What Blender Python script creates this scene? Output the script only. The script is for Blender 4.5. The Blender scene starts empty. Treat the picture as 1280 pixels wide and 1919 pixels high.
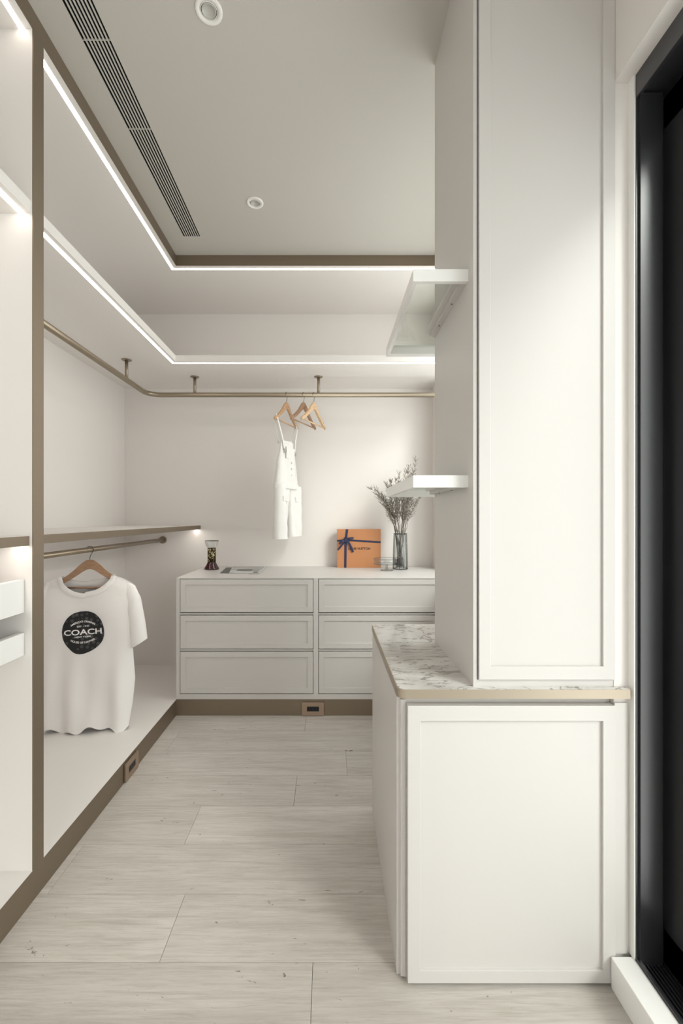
import bpy, bmesh, math, random
from mathutils import Vector, Matrix
random.seed(7)
scene = bpy.context.scene
C = scene.collection

# ------------------------------------------------------------------ camera, sky, exposure
F = 820.0                                    # focal length in pixels of a 1280 x 1919 frame
cam_d = bpy.data.cameras.new('camera'); cam = bpy.data.objects.new('camera', cam_d); C.objects.link(cam)
cam.location = (0, 0, 1.15); cam.rotation_euler = (math.pi/2, 0, 0)
cam_d.sensor_fit = 'AUTO'; cam_d.sensor_width = 36; cam_d.lens = F/1919*36
cam_d.shift_x = 24/1919; cam_d.shift_y = 10.5/1919; cam_d.clip_start = 0.02
scene.camera = cam
w = bpy.data.worlds.new('sky'); scene.world = w; w.use_nodes = True
bg = w.node_tree.nodes['Background']; bg.inputs[0].default_value = (1.0, 0.972, 0.955, 1); bg.inputs[1].default_value = 3.1
def portal(name, loc, rot, sx, sy):
    l = bpy.data.lights.new(name, 'AREA'); l.shape = 'RECTANGLE'; l.size = sx; l.size_y = sy; l.cycles.is_portal = True
    o = bpy.data.objects.new(name, l); C.objects.link(o); o.location = loc; o.rotation_euler = rot
portal('door_portal', (0.97, -0.06, 1.15), (0, math.pi/2, 0), 2.14, 2.28)
portal('window_portal', (0.87, 2.23, 1.695), (0, math.pi/2, 0), 1.71, 1.40)
portal('rear_portal', (-0.5, -1.82, 1.25), (math.pi/2, 0, 0), 1.4, 1.9)  # sky sampling for the added rear fill window
sun_d = bpy.data.lights.new('sun', 'SUN'); sun_d.energy = 1.7; sun_d.angle = math.radians(18); sun_d.color = (1.0, 0.97, 0.92)
sun = bpy.data.objects.new('sun', sun_d); C.objects.link(sun); sun.location = (3, -2, 4)
sun.rotation_euler = Vector((-0.505, 0.615, -0.606)).to_track_quat('-Z', 'Y').to_euler()
vs = scene.view_settings
vs.view_transform = 'Standard'; vs.look = 'None'; vs.gamma = 1; vs.use_curve_mapping = False; vs.exposure = 0.14

# ------------------------------------------------------------------ materials
def mat(name, col, rough=0.5, metal=0.0, **kw):
    m = bpy.data.materials.new(name); m.use_nodes = True
    b = m.node_tree.nodes['Principled BSDF']
    b.inputs['Base Color'].default_value = (*col, 1); b.inputs['Roughness'].default_value = rough; b.inputs['Metallic'].default_value = metal
    for k, v in kw.items(): b.inputs[k].default_value = v
    return m
def nodes(m): return m.node_tree.nodes, m.node_tree.links, m.node_tree.nodes['Principled BSDF']
def ramp(N, pts, interp='LINEAR'):
    r = N.new('ShaderNodeValToRGB'); r.color_ramp.interpolation = interp
    e = r.color_ramp.elements
    while len(e) < len(pts): e.new(0.5)
    for el, (p, c) in zip(e, pts): el.position = p; el.color = (*c, 1) if len(c) == 3 else c
    return r
M = {}
def paint(name, col, rough, bump=0.02):
    m = mat(name, col, rough); N, L, b = nodes(m)
    tc = N.new('ShaderNodeTexCoord'); n = N.new('ShaderNodeTexNoise'); n.inputs['Scale'].default_value = 260; n.inputs['Detail'].default_value = 3
    bp = N.new('ShaderNodeBump'); bp.inputs['Strength'].default_value = bump; bp.inputs['Distance'].default_value = 0.002
    L.new(tc.outputs['Object'], n.inputs['Vector']); L.new(n.outputs['Fac'], bp.inputs['Height']); L.new(bp.outputs[0], b.inputs['Normal'])
    return m
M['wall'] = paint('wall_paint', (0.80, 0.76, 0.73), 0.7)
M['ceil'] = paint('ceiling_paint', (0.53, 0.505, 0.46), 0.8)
M['rear'] = paint('greige_paint', (0.36, 0.33, 0.30), 0.8)
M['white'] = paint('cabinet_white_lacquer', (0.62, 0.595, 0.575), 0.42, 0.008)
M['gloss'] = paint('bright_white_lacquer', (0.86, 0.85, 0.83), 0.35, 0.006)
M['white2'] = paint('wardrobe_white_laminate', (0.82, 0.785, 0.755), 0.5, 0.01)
def brushed(name, col, rough):
    m = mat(name, col, rough, 0.75); N, L, b = nodes(m)
    tc = N.new('ShaderNodeTexCoord'); mp = N.new('ShaderNodeMapping'); mp.inputs['Scale'].default_value = (4, 4, 260)
    n = N.new('ShaderNodeTexNoise'); n.inputs['Scale'].default_value = 3; n.inputs['Detail'].default_value = 2
    r = N.new('ShaderNodeMapRange'); r.inputs[3].default_value = rough-0.05; r.inputs[4].default_value = rough+0.08
    L.new(tc.outputs['Object'], mp.inputs[0]); L.new(mp.outputs[0], n.inputs['Vector']); L.new(n.outputs['Fac'], r.inputs[0]); L.new(r.outputs[0], b.inputs['Roughness'])
    return m
M['bronze'] = brushed('bronze_metal', (0.265, 0.212, 0.158), 0.5)
M['rail'] = brushed('bronze_rail_metal', (0.33, 0.275, 0.205), 0.34)
M['champagne'] = brushed('champagne_edge_metal', (0.44, 0.375, 0.295), 0.42)
M['copper'] = brushed('copper_socket_plate', (0.42, 0.31, 0.235), 0.4)
M['black'] = mat('black_plastic', (0.012, 0.012, 0.013), 0.35)
M['blackmetal'] = mat('black_aluminium', (0.020, 0.020, 0.023), 0.30, 0.0, **{'Specular IOR Level': 1.0})
M['void'] = mat('dark_duct', (0.006, 0.006, 0.006), 0.9)
M['hook'] = mat('dark_wire', (0.10, 0.085, 0.07), 0.3, 0.9)
M['gap'] = mat('gap_base_board', (0.30, 0.29, 0.28), 0.8)  # darker floor base under the planks, seen in their gaps
def emit(name, col, s):
    m = bpy.data.materials.new(name); m.use_nodes = True; N = m.node_tree.nodes; N.clear()
    e = N.new('ShaderNodeEmission'); e.inputs[0].default_value = (*col, 1); e.inputs[1].default_value = s
    o = N.new('ShaderNodeOutputMaterial'); m.node_tree.links.new(e.outputs[0], o.inputs[0]); return m
M['led'] = emit('led_diffuser', (1.0, 0.93, 0.84), 7.5)
M['led2'] = emit('shelf_led_diffuser', (1.0, 0.92, 0.83), 16.0)
def pane(name, tint, refl):
    m = bpy.data.materials.new(name); m.use_nodes = True; N = m.node_tree.nodes; L = m.node_tree.links; N.clear()
    t = N.new('ShaderNodeBsdfTransparent'); t.inputs[0].default_value = (*tint, 1)
    g = N.new('ShaderNodeBsdfGlossy'); g.inputs['Roughness'].default_value = 0.02
    fc = N.new('ShaderNodeLayerWeight'); fc.inputs[0].default_value = 0.5
    pw = N.new('ShaderNodeMath'); pw.operation = 'POWER'; pw.inputs[1].default_value = 4.0; L.new(fc.outputs['Facing'], pw.inputs[0])
    lw = N.new('ShaderNodeMath'); lw.operation = 'MULTIPLY_ADD'; lw.inputs[1].default_value = refl; lw.inputs[2].default_value = 0.04; L.new(pw.outputs[0], lw.inputs[0])
    mx = N.new('ShaderNodeMixShader'); o = N.new('ShaderNodeOutputMaterial')
    L.new(lw.outputs[0], mx.inputs[0]); L.new(t.outputs[0], mx.inputs[1]); L.new(g.outputs[0], mx.inputs[2]); L.new(mx.outputs[0], o.inputs[0]); return m
M['pane'] = pane('window_glass', (0.93, 0.96, 0.95), 0.5)
M['shelfglass'] = pane('shelf_glass', (0.90, 0.925, 0.90), 0.35)
M['glass'] = pane('clear_glass', (0.96, 0.97, 0.97), 0.5)
M['ribglass'] = pane('ribbed_grey_glass', (0.955, 0.965, 0.965), 0.6)
M['ribglass2'] = pane('glass_rim', (0.80, 0.81, 0.80), 0.6)
M['rib'] = pane('dark_glass_rib', (0.62, 0.65, 0.65), 0.5)
def wood_floor():
    m = mat('oak_plank', (0.6, 0.57, 0.53), 0.5); N, L, b = nodes(m)
    tc = N.new('ShaderNodeTexCoord'); oi = N.new('ShaderNodeObjectInfo')
    add = N.new('ShaderNodeVectorMath'); add.operation = 'MULTIPLY_ADD'; add.inputs[1].default_value = (1, 1, 1)
    mul = N.new('ShaderNodeMath'); mul.operation = 'MULTIPLY'; mul.inputs[1].default_value = 40
    L.new(oi.outputs['Random'], mul.inputs[0]); L.new(tc.outputs['Object'], add.inputs[0]); L.new(mul.outputs[0], add.inputs[2])
    def noise(scale, det, sc, rough=0.6, dist=0.0):
        mp = N.new('ShaderNodeMapping'); mp.inputs['Scale'].default_value = scale
        n = N.new('ShaderNodeTexNoise'); n.inputs['Scale'].default_value = sc; n.inputs['Detail'].default_value = det; n.inputs['Roughness'].default_value = rough; n.inputs['Distortion'].default_value = dist
        L.new(add.outputs[0], mp.inputs[0]); L.new(mp.outputs[0], n.inputs['Vector']); return n
    grain = noise((3.2, 62, 1), 9, 2.2, 0.78, 0.5); streak = noise((1.0, 14, 1), 6, 1.7, 0.65, 1.2); cloud = noise((1.4, 4, 1), 4, 1.5, 0.6, 0.6); speck = noise((7, 17, 1), 3, 2.0, 0.55, 2.2)
    g1 = ramp(N, [(0.30, (0.45, 0.415, 0.375)), (0.52, (0.59, 0.555, 0.515)), (0.75, (0.66, 0.63, 0.59))])
    L.new(grain.outputs['Fac'], g1.inputs[0])
    g2 = ramp(N, [(0.33, (0.85, 0.835, 0.82)), (0.56, (1, 1, 1))]); L.new(streak.outputs['Fac'], g2.inputs[0])
    g3 = ramp(N, [(0.35, (0.92, 0.91, 0.90)), (0.65, (1, 1, 1))]); L.new(cloud.outputs['Fac'], g3.inputs[0])
    g4 = ramp(N, [(0.262, (0.28, 0.25, 0.22)), (0.298, (1, 1, 1))]); L.new(speck.outputs['Fac'], g4.inputs[0])
    def mulc(a, c, f=1.0):
        x = N.new('ShaderNodeMix'); x.data_type = 'RGBA'; x.blend_type = 'MULTIPLY'; x.inputs[0].default_value = f
        L.new(a, x.inputs[6]); L.new(c, x.inputs[7]); return x.outputs[2]
    c = mulc(g1.outputs[0], g2.outputs[0]); c = mulc(c, g3.outputs[0]); c = mulc(c, g4.outputs[0], 0.8)
    r = N.new('ShaderNodeMapRange'); r.inputs[3].default_value = 0.93; r.inputs[4].default_value = 1.04; L.new(oi.outputs['Random'], r.inputs[0])
    hv = N.new('ShaderNodeHueSaturation'); L.new(c, hv.inputs['Color']); L.new(r.outputs[0], hv.inputs['Value'])
    L.new(hv.outputs[0], b.inputs['Base Color'])
    bp = N.new('ShaderNodeBump'); bp.inputs['Strength'].default_value = 0.12; bp.inputs['Distance'].default_value = 0.002; L.new(grain.outputs['Fac'], bp.inputs['Height']); L.new(bp.outputs[0], b.inputs['Normal'])
    return m
M['plank'] = wood_floor()
def marble():
    m = mat('white_marble', (0.8, 0.79, 0.77), 0.09); N, L, b = nodes(m)
    tc = N.new('ShaderNodeTexCoord')
    mp = N.new('ShaderNodeMapping'); mp.inputs['Rotation'].default_value = (0, 0, 0.5); mp.inputs['Scale'].default_value = (5, 11, 5)
    L.new(tc.outputs['Object'], mp.inputs[0])
    def vein(sc, dist, lo, hi, dark):
        n = N.new('ShaderNodeTexNoise'); n.inputs['Scale'].default_value = sc; n.inputs['Detail'].default_value = 9; n.inputs['Roughness'].default_value = 0.55; n.inputs['Distortion'].default_value = dist
        L.new(mp.outputs[0], n.inputs['Vector'])
        a = N.new('ShaderNodeMath'); a.operation = 'SUBTRACT'; a.inputs[1].default_value = 0.5; L.new(n.outputs['Fac'], a.inputs[0])
        ab = N.new('ShaderNodeMath'); ab.operation = 'ABSOLUTE'; L.new(a.outputs[0], ab.inputs[0])
        r = ramp(N, [(lo, dark), (hi, (1, 1, 1))]); L.new(ab.outputs[0], r.inputs[0]); return r.outputs[0]
    v1 = vein(0.8, 1.6, 0.0, 0.022, (0.38, 0.36, 0.34)); v2 = vein(0.5, 0.6, 0.0, 0.10, (0.78, 0.76, 0.74)); v3 = vein(2.0, 1.0, 0.0, 0.012, (0.75, 0.73, 0.7))
    base = N.new('ShaderNodeRGB'); base.outputs[0].default_value = (0.72, 0.70, 0.68, 1)
    prev = base.outputs[0]
    for v in (v1, v2, v3):
        x = N.new('ShaderNodeMix'); x.data_type = 'RGBA'; x.blend_type = 'MULTIPLY'; x.inputs[0].default_value = 1
        L.new(prev, x.inputs[6]); L.new(v, x.inputs[7]); prev = x.outputs[2]
    L.new(prev, b.inputs['Base Color']); return m
M['marble'] = marble()
def wood(name, c1, c2):
    m = mat(name, c1, 0.5); N, L, b = nodes(m)
    tc = N.new('ShaderNodeTexCoord'); mp = N.new('ShaderNodeMapping'); mp.inputs['Scale'].default_value = (12, 60, 60)
    n = N.new('ShaderNodeTexNoise'); n.inputs['Scale'].default_value = 2; n.inputs['Detail'].default_value = 5
    r = ramp(N, [(0.35, c2), (0.65, c1)])
    L.new(tc.outputs['Object'], mp.inputs[0]); L.new(mp.outputs[0], n.inputs['Vector']); L.new(n.outputs['Fac'], r.inputs[0]); L.new(r.outputs[0], b.inputs['Base Color']); return m
M['wood1'] = wood('beech_wood', (0.62, 0.40, 0.24), (0.50, 0.30, 0.17))
M['wood2'] = wood('brown_beech_wood', (0.44, 0.27, 0.17), (0.36, 0.21, 0.125))
M['wood3'] = wood('pale_beech_wood', (0.70, 0.50, 0.31), (0.58, 0.38, 0.22))
def cloth(name, col, s):
    m = mat(name, col, 0.9, 0, **{'Sheen Weight': 0.15}); N, L, b = nodes(m)
    tc = N.new('ShaderNodeTexCoord'); n = N.new('ShaderNodeTexNoise'); n.inputs['Scale'].default_value = 900
    n2 = N.new('ShaderNodeTexNoise'); n2.inputs['Scale'].default_value = s; n2.inputs['Detail'].default_value = 4
    bp = N.new('ShaderNodeBump'); bp.inputs['Strength'].default_value = 0.15; bp.inputs['Distance'].default_value = 0.0015
    bp2 = N.new('ShaderNodeBump'); bp2.inputs['Strength'].default_value = 0.35; bp2.inputs['Distance'].default_value = 0.01
    L.new(tc.outputs['Object'], n.inputs['Vector']); L.new(n.outputs['Fac'], bp.inputs['Height'])
    L.new(tc.outputs['Object'], n2.inputs['Vector']); L.new(n2.outputs['Fac'], bp2.inputs['Height']); L.new(bp.outputs[0], bp2.inputs['Normal']); L.new(bp2.outputs[0], b.inputs['Normal']); return m
M['jersey'] = cloth('white_jersey', (0.90, 0.87, 0.855), 9)
M['denim'] = cloth('white_denim', (0.82, 0.80, 0.775), 22)
M['whiteprint'] = mat('white_print', (0.88, 0.87, 0.86), 0.8)
M['greyprint'] = mat('grey_print', (0.22, 0.22, 0.22), 0.8)
def badge_mat():
    m = mat('black_print_with_grey_pattern', (0.02, 0.02, 0.02), 0.8); N, L, b = nodes(m)
    tc = N.new('ShaderNodeTexCoord'); v = N.new('ShaderNodeTexVoronoi'); v.inputs['Scale'].default_value = 44; v.inputs['Randomness'].default_value = 0.55
    r = ramp(N, [(0.0, (0.16, 0.16, 0.165)), (0.10, (0.15, 0.15, 0.155)), (0.12, (0.055, 0.055, 0.058)), (0.36, (0.055, 0.055, 0.058)), (0.40, (0.014, 0.014, 0.015))])
    L.new(tc.outputs['Object'], v.inputs['Vector']); L.new(v.outputs['Distance'], r.inputs[0]); L.new(r.outputs[0], b.inputs['Base Color']); return m
M['badge'] = badge_mat()
M['orange'] = paint('orange_card', (0.50, 0.215, 0.088), 0.55, 0.02)
M['ribbon'] = mat('navy_ribbon', (0.012, 0.016, 0.06), 0.45)
M['ink'] = mat('dark_ink', (0.03, 0.02, 0.018), 0.6)
M['twig'] = mat('dried_twig', (0.15, 0.125, 0.10), 0.9)
M['bud'] = mat('dried_buds', (0.26, 0.235, 0.20), 0.95)
M['red'] = mat('dark_red_liquid', (0.035, 0.002, 0.006), 0.06, 0, **{'Coat Weight': 0.6})
def gold():
    m = mat('gold_filigree', (0.6, 0.5, 0.28), 0.3, 0.8); N, L, b = nodes(m)
    tc = N.new('ShaderNodeTexCoord'); v = N.new('ShaderNodeTexVoronoi'); v.inputs['Scale'].default_value = 95
    r = ramp(N, [(0.28, (0.72, 0.62, 0.36)), (0.42, (0.05, 0.04, 0.02))])
    L.new(tc.outputs['Object'], v.inputs['Vector']); L.new(v.outputs['Distance'], r.inputs[0]); L.new(r.outputs[0], b.inputs['Base Color']); return m
M['gold'] = gold()
M['paper'] = mat('page_white', (0.78, 0.77, 0.75), 0.5)
M['charcoal'] = mat('charcoal_cover', (0.085, 0.08, 0.078), 0.45)
def cover():
    m = mat('grey_photo_cover', (0.4, 0.4, 0.4), 0.35); N, L, b = nodes(m)
    tc = N.new('ShaderNodeTexCoord'); mp = N.new('ShaderNodeMapping'); mp.inputs['Scale'].default_value = (5, 14, 1)
    v = N.new('ShaderNodeTexVoronoi'); v.distance = 'CHEBYCHEV'; v.inputs['Scale'].default_value = 1.2
    r = ramp(N, [(0.0, (0.26, 0.26, 0.26)), (0.4, (0.42, 0.42, 0.415)), (0.7, (0.60, 0.60, 0.59))])
    L.new(tc.outputs['Object'], mp.inputs[0]); L.new(mp.outputs[0], v.inputs['Vector']); L.new(v.outputs['Color'], r.inputs[0]); L.new(r.outputs[0], b.inputs['Base Color']); return m
M['cover'] = cover()
M['lens'] = mat('frosted_lens', (0.50, 0.485, 0.45), 0.25)
M['ring'] = mat('downlight_trim_white', (0.84, 0.82, 0.78), 0.4)
M['caulk'] = mat('white_sealant', (0.85, 0.84, 0.81), 0.5)

# ------------------------------------------------------------------ mesh helpers
def box(bm, x0, x1, y0, y1, z0, z1, bev=0.0):
    r = bmesh.ops.create_cube(bm, size=1.0); vs_ = r['verts']
    for v in vs_: v.co = Vector((x0+(v.co.x+.5)*(x1-x0), y0+(v.co.y+.5)*(y1-y0), z0+(v.co.z+.5)*(z1-z0)))
    if bev:
        es = list({e for v in vs_ for e in v.link_edges})
        bmesh.ops.bevel(bm, geom=es, offset=bev, segments=2, affect='EDGES', profile=0.6)
def boxes(*bs, bev=0.0):
    bm = bmesh.new()
    for b in bs: box(bm, *b, bev=bev)
    return bm
def prism(bm, pts, a, b, axis='z'):
    def co(p, t): return {'z': (p[0], p[1], t), 'y': (p[0], t, p[1]), 'x': (t, p[0], p[1])}[axis]
    lo = [bm.verts.new(co(p, a)) for p in pts]; hi = [bm.verts.new(co(p, b)) for p in pts]; n = len(pts)
    bm.faces.new(lo); bm.faces.new(hi)
    for i in range(n): bm.faces.new((lo[i], lo[(i+1) % n], hi[(i+1) % n], hi[i]))
    bmesh.ops.recalc_face_normals(bm, faces=bm.faces[:])
def ring(bm, o, i, y0, y1, bev=0.0):
    """rectangular frame facing -y: o and i are (x0, x1, z0, z1)"""
    def loop(q, y): return [bm.verts.new(c) for c in ((q[0], y, q[2]), (q[1], y, q[2]), (q[1], y, q[3]), (q[0], y, q[3]))]
    of, inf = loop(o, y0), loop(i, y0); ob, inb = loop(o, y1), loop(i, y1)
    fs = []
    for k in range(4):
        j = (k+1) % 4
        fs += [bm.faces.new((of[k], of[j], inf[j], inf[k])), bm.faces.new((ob[j], ob[k], inb[k], inb[j])), bm.faces.new((of[j], of[k], ob[k], ob[j])), bm.faces.new((inf[k], inf[j], inb[j], inb[k]))]
    bmesh.ops.recalc_face_normals(bm, faces=bm.faces[:])
    if bev:
        es = [e for e in bm.edges if all(v in of for v in e.verts) or all(v in inf for v in e.verts)]
        bmesh.ops.bevel(bm, geom=es, offset=bev, segments=2, affect='EDGES', profile=0.6)
def tube(bm, pts, rad, seg=10, cap=True):
    pts = [Vector(p) for p in pts]; n = len(pts); rs = rad if isinstance(rad, (list, tuple)) else [rad]*n
    t0 = (pts[1]-pts[0]).normalized(); ref = Vector((0, 0, 1)) if abs(t0.z) < 0.9 else Vector((1, 0, 0)); nrm = t0.cross(ref).normalized(); rings = []
    for k in range(n):
        t = (pts[min(k+1, n-1)]-pts[max(k-1, 0)]).normalized(); nrm = (nrm - t*nrm.dot(t)).normalized(); bi = t.cross(nrm)
        rings.append([bm.verts.new(pts[k]+(nrm*math.cos(2*math.pi*a/seg)+bi*math.sin(2*math.pi*a/seg))*rs[k]) for a in range(seg)])
    for k in range(n-1):
        for a in range(seg):
            b = (a+1) % seg; f = bm.faces.new((rings[k][a], rings[k][b], rings[k+1][b], rings[k+1][a])); f.smooth = True
    if cap: bm.faces.new(rings[0][::-1]); bm.faces.new(rings[-1])
def lathe(bm, prof, cx=0, cy=0, seg=32, ribs=0, amp=0.0):
    rings = []
    for r, z in prof:
        if r < 1e-6: rings.append([bm.verts.new((cx, cy, z))])
        else:
            rings.append([bm.verts.new((cx+r*(1+amp*math.cos(ribs*2*math.pi*a/seg))*math.cos(2*math.pi*a/seg), cy+r*(1+amp*math.cos(ribs*2*math.pi*a/seg))*math.sin(2*math.pi*a/seg), z)) for a in range(seg)])
    for p, q in zip(rings, rings[1:]):
        for a in range(seg):
            b = (a+1) % seg
            if len(p) == 1 and len(q) == 1: continue
            vs_ = (p[0], q[b], q[a]) if len(p) == 1 else (p[a], p[b], q[0]) if len(q) == 1 else (p[a], p[b], q[b], q[a])
            f = bm.faces.new(vs_); f.smooth = True
    bmesh.ops.recalc_face_normals(bm, faces=bm.faces[:])
ROOT = {}
def obj(name, bm, m, parent=None, local=False, smooth=False):
    me = bpy.data.meshes.new(name)
    if isinstance(bm, bmesh.types.BMesh): bm.to_mesh(me); bm.free()
    else: me = bm
    if parent is not None and not local:
        p = parent
        while p.parent is not None: p = p.parent
        me.transform(ROOT.get(p.name, Matrix()).inverted())
    if smooth:
        for f in me.polygons: f.use_smooth = True
    me.materials.clear(); me.materials.append(M[m])
    o = bpy.data.objects.new(name, me); C.objects.link(o); o.parent = parent
    return o
def tag(o, label, cat, group=None):
    o['label'] = label; o['category'] = cat
    if group: o['group'] = group
    return o
def thing(name, label, cat, loc=(0, 0, 0), rz=0.0, group=None):
    o = bpy.data.objects.new(name, None); C.objects.link(o); o.empty_display_size = 0.05
    o.location = loc; o.rotation_euler = (0, 0, rz); ROOT[o.name] = Matrix.Translation(loc) @ Matrix.Rotation(rz, 4, 'Z')
    return tag(o, label, cat, group)
def struct(name, bm, m):
    o = obj(name, bm, m); o['kind'] = 'structure'; return o
def arc(cx, cy, r, a0, a1, n): return [(cx+r*math.cos(a0+(a1-a0)*i/n), cy+r*math.sin(a0+(a1-a0)*i/n)) for i in range(n+1)]
def text_mesh(s, size, bold=0.0, ext=0.0):
    cu = bpy.data.curves.new('lettering', 'FONT'); cu.body = s; cu.size = size; cu.align_x = 'CENTER'; cu.align_y = 'CENTER'; cu.offset = bold; cu.extrude = ext; cu.resolution_u = 3
    o = bpy.data.objects.new('lettering_tmp', cu); C.objects.link(o)
    bpy.context.view_layer.update()
    me = bpy.data.meshes.new_from_object(o.evaluated_get(bpy.context.evaluated_depsgraph_get()))
    bpy.data.objects.remove(o); bpy.data.curves.remove(cu); return me

# ------------------------------------------------------------------ key dimensions (metres)
XL, XW, XR = -0.8866, -1.471, 0.745      # wardrobe face, left wall, right wall
YB, YW, YR = 2.542, 3.150, -1.70         # dresser face, back wall, rear wall
ZC, ZN = 2.675, 2.615                    # ceiling, wardrobe soffit
ZP = 0.091                               # plinth height
YD0, YD1 = 1.312, 1.361                  # divider

# ------------------------------------------------------------------ setting
fl = struct('floor', boxes((XW-.1, 0.95, YR-.1, YW+.1, -0.06, -0.0125)), 'gap')
rows = [(-0.041, 0), (-0.438, 1), (0.62, 2), (-0.509, 3), (-0.14, 4), (0.083, 5), (-0.80, 6), (-0.13, 7)]
jo = {0: -0.041, 1: -0.438, 2: 0.66, 3: -0.509, 4: -0.14, 5: 0.083, 6: -0.80, 7: -0.13}
PW, PL = 0.2045, 1.52
for k in range(-13, 8):
    y0 = 0.928+PW*k; y1 = y0+PW-0.0012; j = jo.get(k, random.uniform(-0.8, 0.6))
    if y1 < YR: continue
    xs = sorted({XL-0.02, 0.86} | {x for x in (j-PL, j, j+PL) if XL+0.02 < x < 0.84})
    for a, b in zip(xs, xs[1:]):
        bm = bmesh.new(); box(bm, -(b-a)/2+.0005, (b-a)/2-.0005, -(y1-y0)/2, (y1-y0)/2, -0.0125, 0.0, bev=0.0008)
        p = obj('plank', bm, 'plank', fl, local=True); p.location = ((a+b)/2, (y0+y1)/2, 0)
VX0, VX1, VY0, VY1 = -0.786, -0.697, -0.35, 2.373
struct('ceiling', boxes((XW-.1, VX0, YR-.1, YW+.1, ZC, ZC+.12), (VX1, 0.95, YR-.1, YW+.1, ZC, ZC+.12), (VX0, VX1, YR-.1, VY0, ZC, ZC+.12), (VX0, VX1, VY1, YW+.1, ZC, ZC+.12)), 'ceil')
struct('wall_back', boxes((XW-.1, 0.95, YW, YW+.1, -.06, ZC)), 'wall')
struct('wall_left', boxes((XW-.1, XW, YR-.1, YW, -.06, ZC)), 'wall')
RX0, RX1, RZ0, RZ1 = -1.20, 0.20, 0.30, 2.20
struct('wall_rear', boxes((XW, RX0, YR-.1, YR, -.06, ZC), (RX1, 0.95, YR-.1, YR, -.06, ZC), (RX0, RX1, YR-.1, YR, -.06, RZ0), (RX0, RX1, YR-.1, YR, RZ1, ZC)), 'rear')
WY0, WY1, WZ0, WZ1 = 1.53, 2.93, 0.84, 2.55
DY0, DY1, DZ1 = -1.20, 1.082, 2.224
struct('wall_right', boxes((0.705, 0.95, YR, DY1, DZ1, ZC), (0.705, 0.95, YR, DY0, -.06, DZ1),
    (0.705, XR, DY1, 1.47, -.0, ZC), (XR, 0.95, DY1, 1.3, -.06, ZC), (XR, 0.85, 1.3, WY0, -.06, ZC), (XR, 0.85, WY1, YW, -.06, ZC), (XR, 0.85, WY0, WY1, -.06, WZ0), (XR, 0.85, WY0, WY1, WZ1, ZC), (0.745, 0.95, DY0, DY1, -.06, 0.055)), 'wall')
struct('trim_1', boxes((0.690, 0.7445, DY0, 1.0705, 0.0, 0.077), bev=0.003), 'gloss')
tr = struct('trim_2', boxes((0.741, 0.7455, 1.062, DY1+.0005, 0.077, DZ1)), 'caulk')
# hidden window behind the tall cabinet
wn = struct('window_1', boxes((0.80, 0.84, WY0, WY0+.03, WZ0, WZ1), (0.80, 0.84, WY1-.03, WY1, WZ0, WZ1), (0.80, 0.84, WY0+.03, WY1-.03, WZ0, WZ0+.03), (0.80, 0.84, WY0+.03, WY1-.03, WZ1-.03, WZ1)), 'white')
obj('pane', boxes((0.815, 0.822, WY0+.025, WY1-.025, WZ0+.025, WZ1-.025)), 'pane', wn)
wr = struct('added_fill_window', boxes((RX0, RX0+.04, YR-.08, YR-.03, RZ0, RZ1), (RX1-.04, RX1, YR-.08, YR-.03, RZ0, RZ1), (RX0+.04, RX1-.04, YR-.08, YR-.03, RZ0, RZ0+.04), (RX0+.04, RX1-.04, YR-.08, YR-.03, RZ1-.04, RZ1)), 'white')  # unseen window added in the rear wall to let in frontal fill light
obj('pane', boxes((RX0+.035, RX1-.035, YR-.06, YR-.053, RZ0+.035, RZ1-.035)), 'pane', wr)
# black sliding door in the right wall
dr = struct('door_1', boxes((0.745, 0.752, DY1-.022, DY1, 0.075, DZ1), (0.745, 0.752, DY0, DY1, DZ1-.056, DZ1), (0.7515, 0.804, DY1-.028, DY1, 0.06, DZ1-.05),
    (0.7515, 0.95, DY0, DY1, DZ1-.046, DZ1), (0.804, 0.95, DY1-.012, DY1, 0.055, DZ1), (0.745, 0.95, DY0, DY0+.03, 0.06, DZ1)), 'blackmetal')
sill = obj('track', boxes((0.7445, 0.752, DY0+.03, DY1-.02, 0.04, 0.083), (0.752, 0.95, DY0+.03, DY1-.012, 0.04, 0.062)), 'blackmetal', dr)
for k in range(7):
    obj('track_rib', boxes((0.757+k*.0085, 0.7605+k*.0085, DY0+.03, DY1-.028, 0.062, 0.073)), 'blackmetal', sill)
for (a, b, x) in ((-0.05, 1.071, 0.818), (-1.17, 0.02, 0.875)):
    lf = obj('door_leaf', boxes((x, x+.045, a, a+.085, 0.064, DZ1-.05), (x, x+.045, b-.085, b, 0.064, DZ1-.05), (x, x+.045, a, b, 0.064, 0.15), (x, x+.045, a, b, DZ1-.13, DZ1-.05), bev=0.003), 'blackmetal', dr)
    obj('door_pane', boxes((x+.018, x+.026, a+.08, b-.08, 0.145, DZ1-.125)), 'pane', lf)

# ------------------------------------------------------------------ open wardrobe along the left wall
t = thing('open_wardrobe', 'white built-in open wardrobe frame edged with bronze along the left wall', 'wardrobe', (-1.18, 1.33, 0))
obj('base_deck', boxes((XW, XL-.002, YR, YW, 0.02, ZP)), 'white2', t)
obj('plinth', boxes((XL-.002, XL, YR, YB+.002, 0, ZP-.001)), 'bronze', t)
obj('divider', boxes((XW, XL-.003, YD0, YD1, ZP, ZN)), 'white2', t)
obj('divider_edge', boxes((XL-.003, XL, YD0+.0005, YD1, ZP-.001, ZN+.001)), 'bronze', t)
obj('soffit', boxes((XW, XL-.002, YR, YW, ZN, ZC-.0005), (XL-.002, XR, YB+.004, YW, ZN, ZC-.0005)), 'white2', t)
obj('top_band', boxes((XL-.002, XL, YR, YB+.004, ZN, ZC-.0005), (XL, XR, YB, YB+.003, ZN, ZC-.0005)), 'bronze', t)
la, lb = -0.927, -0.911
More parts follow.
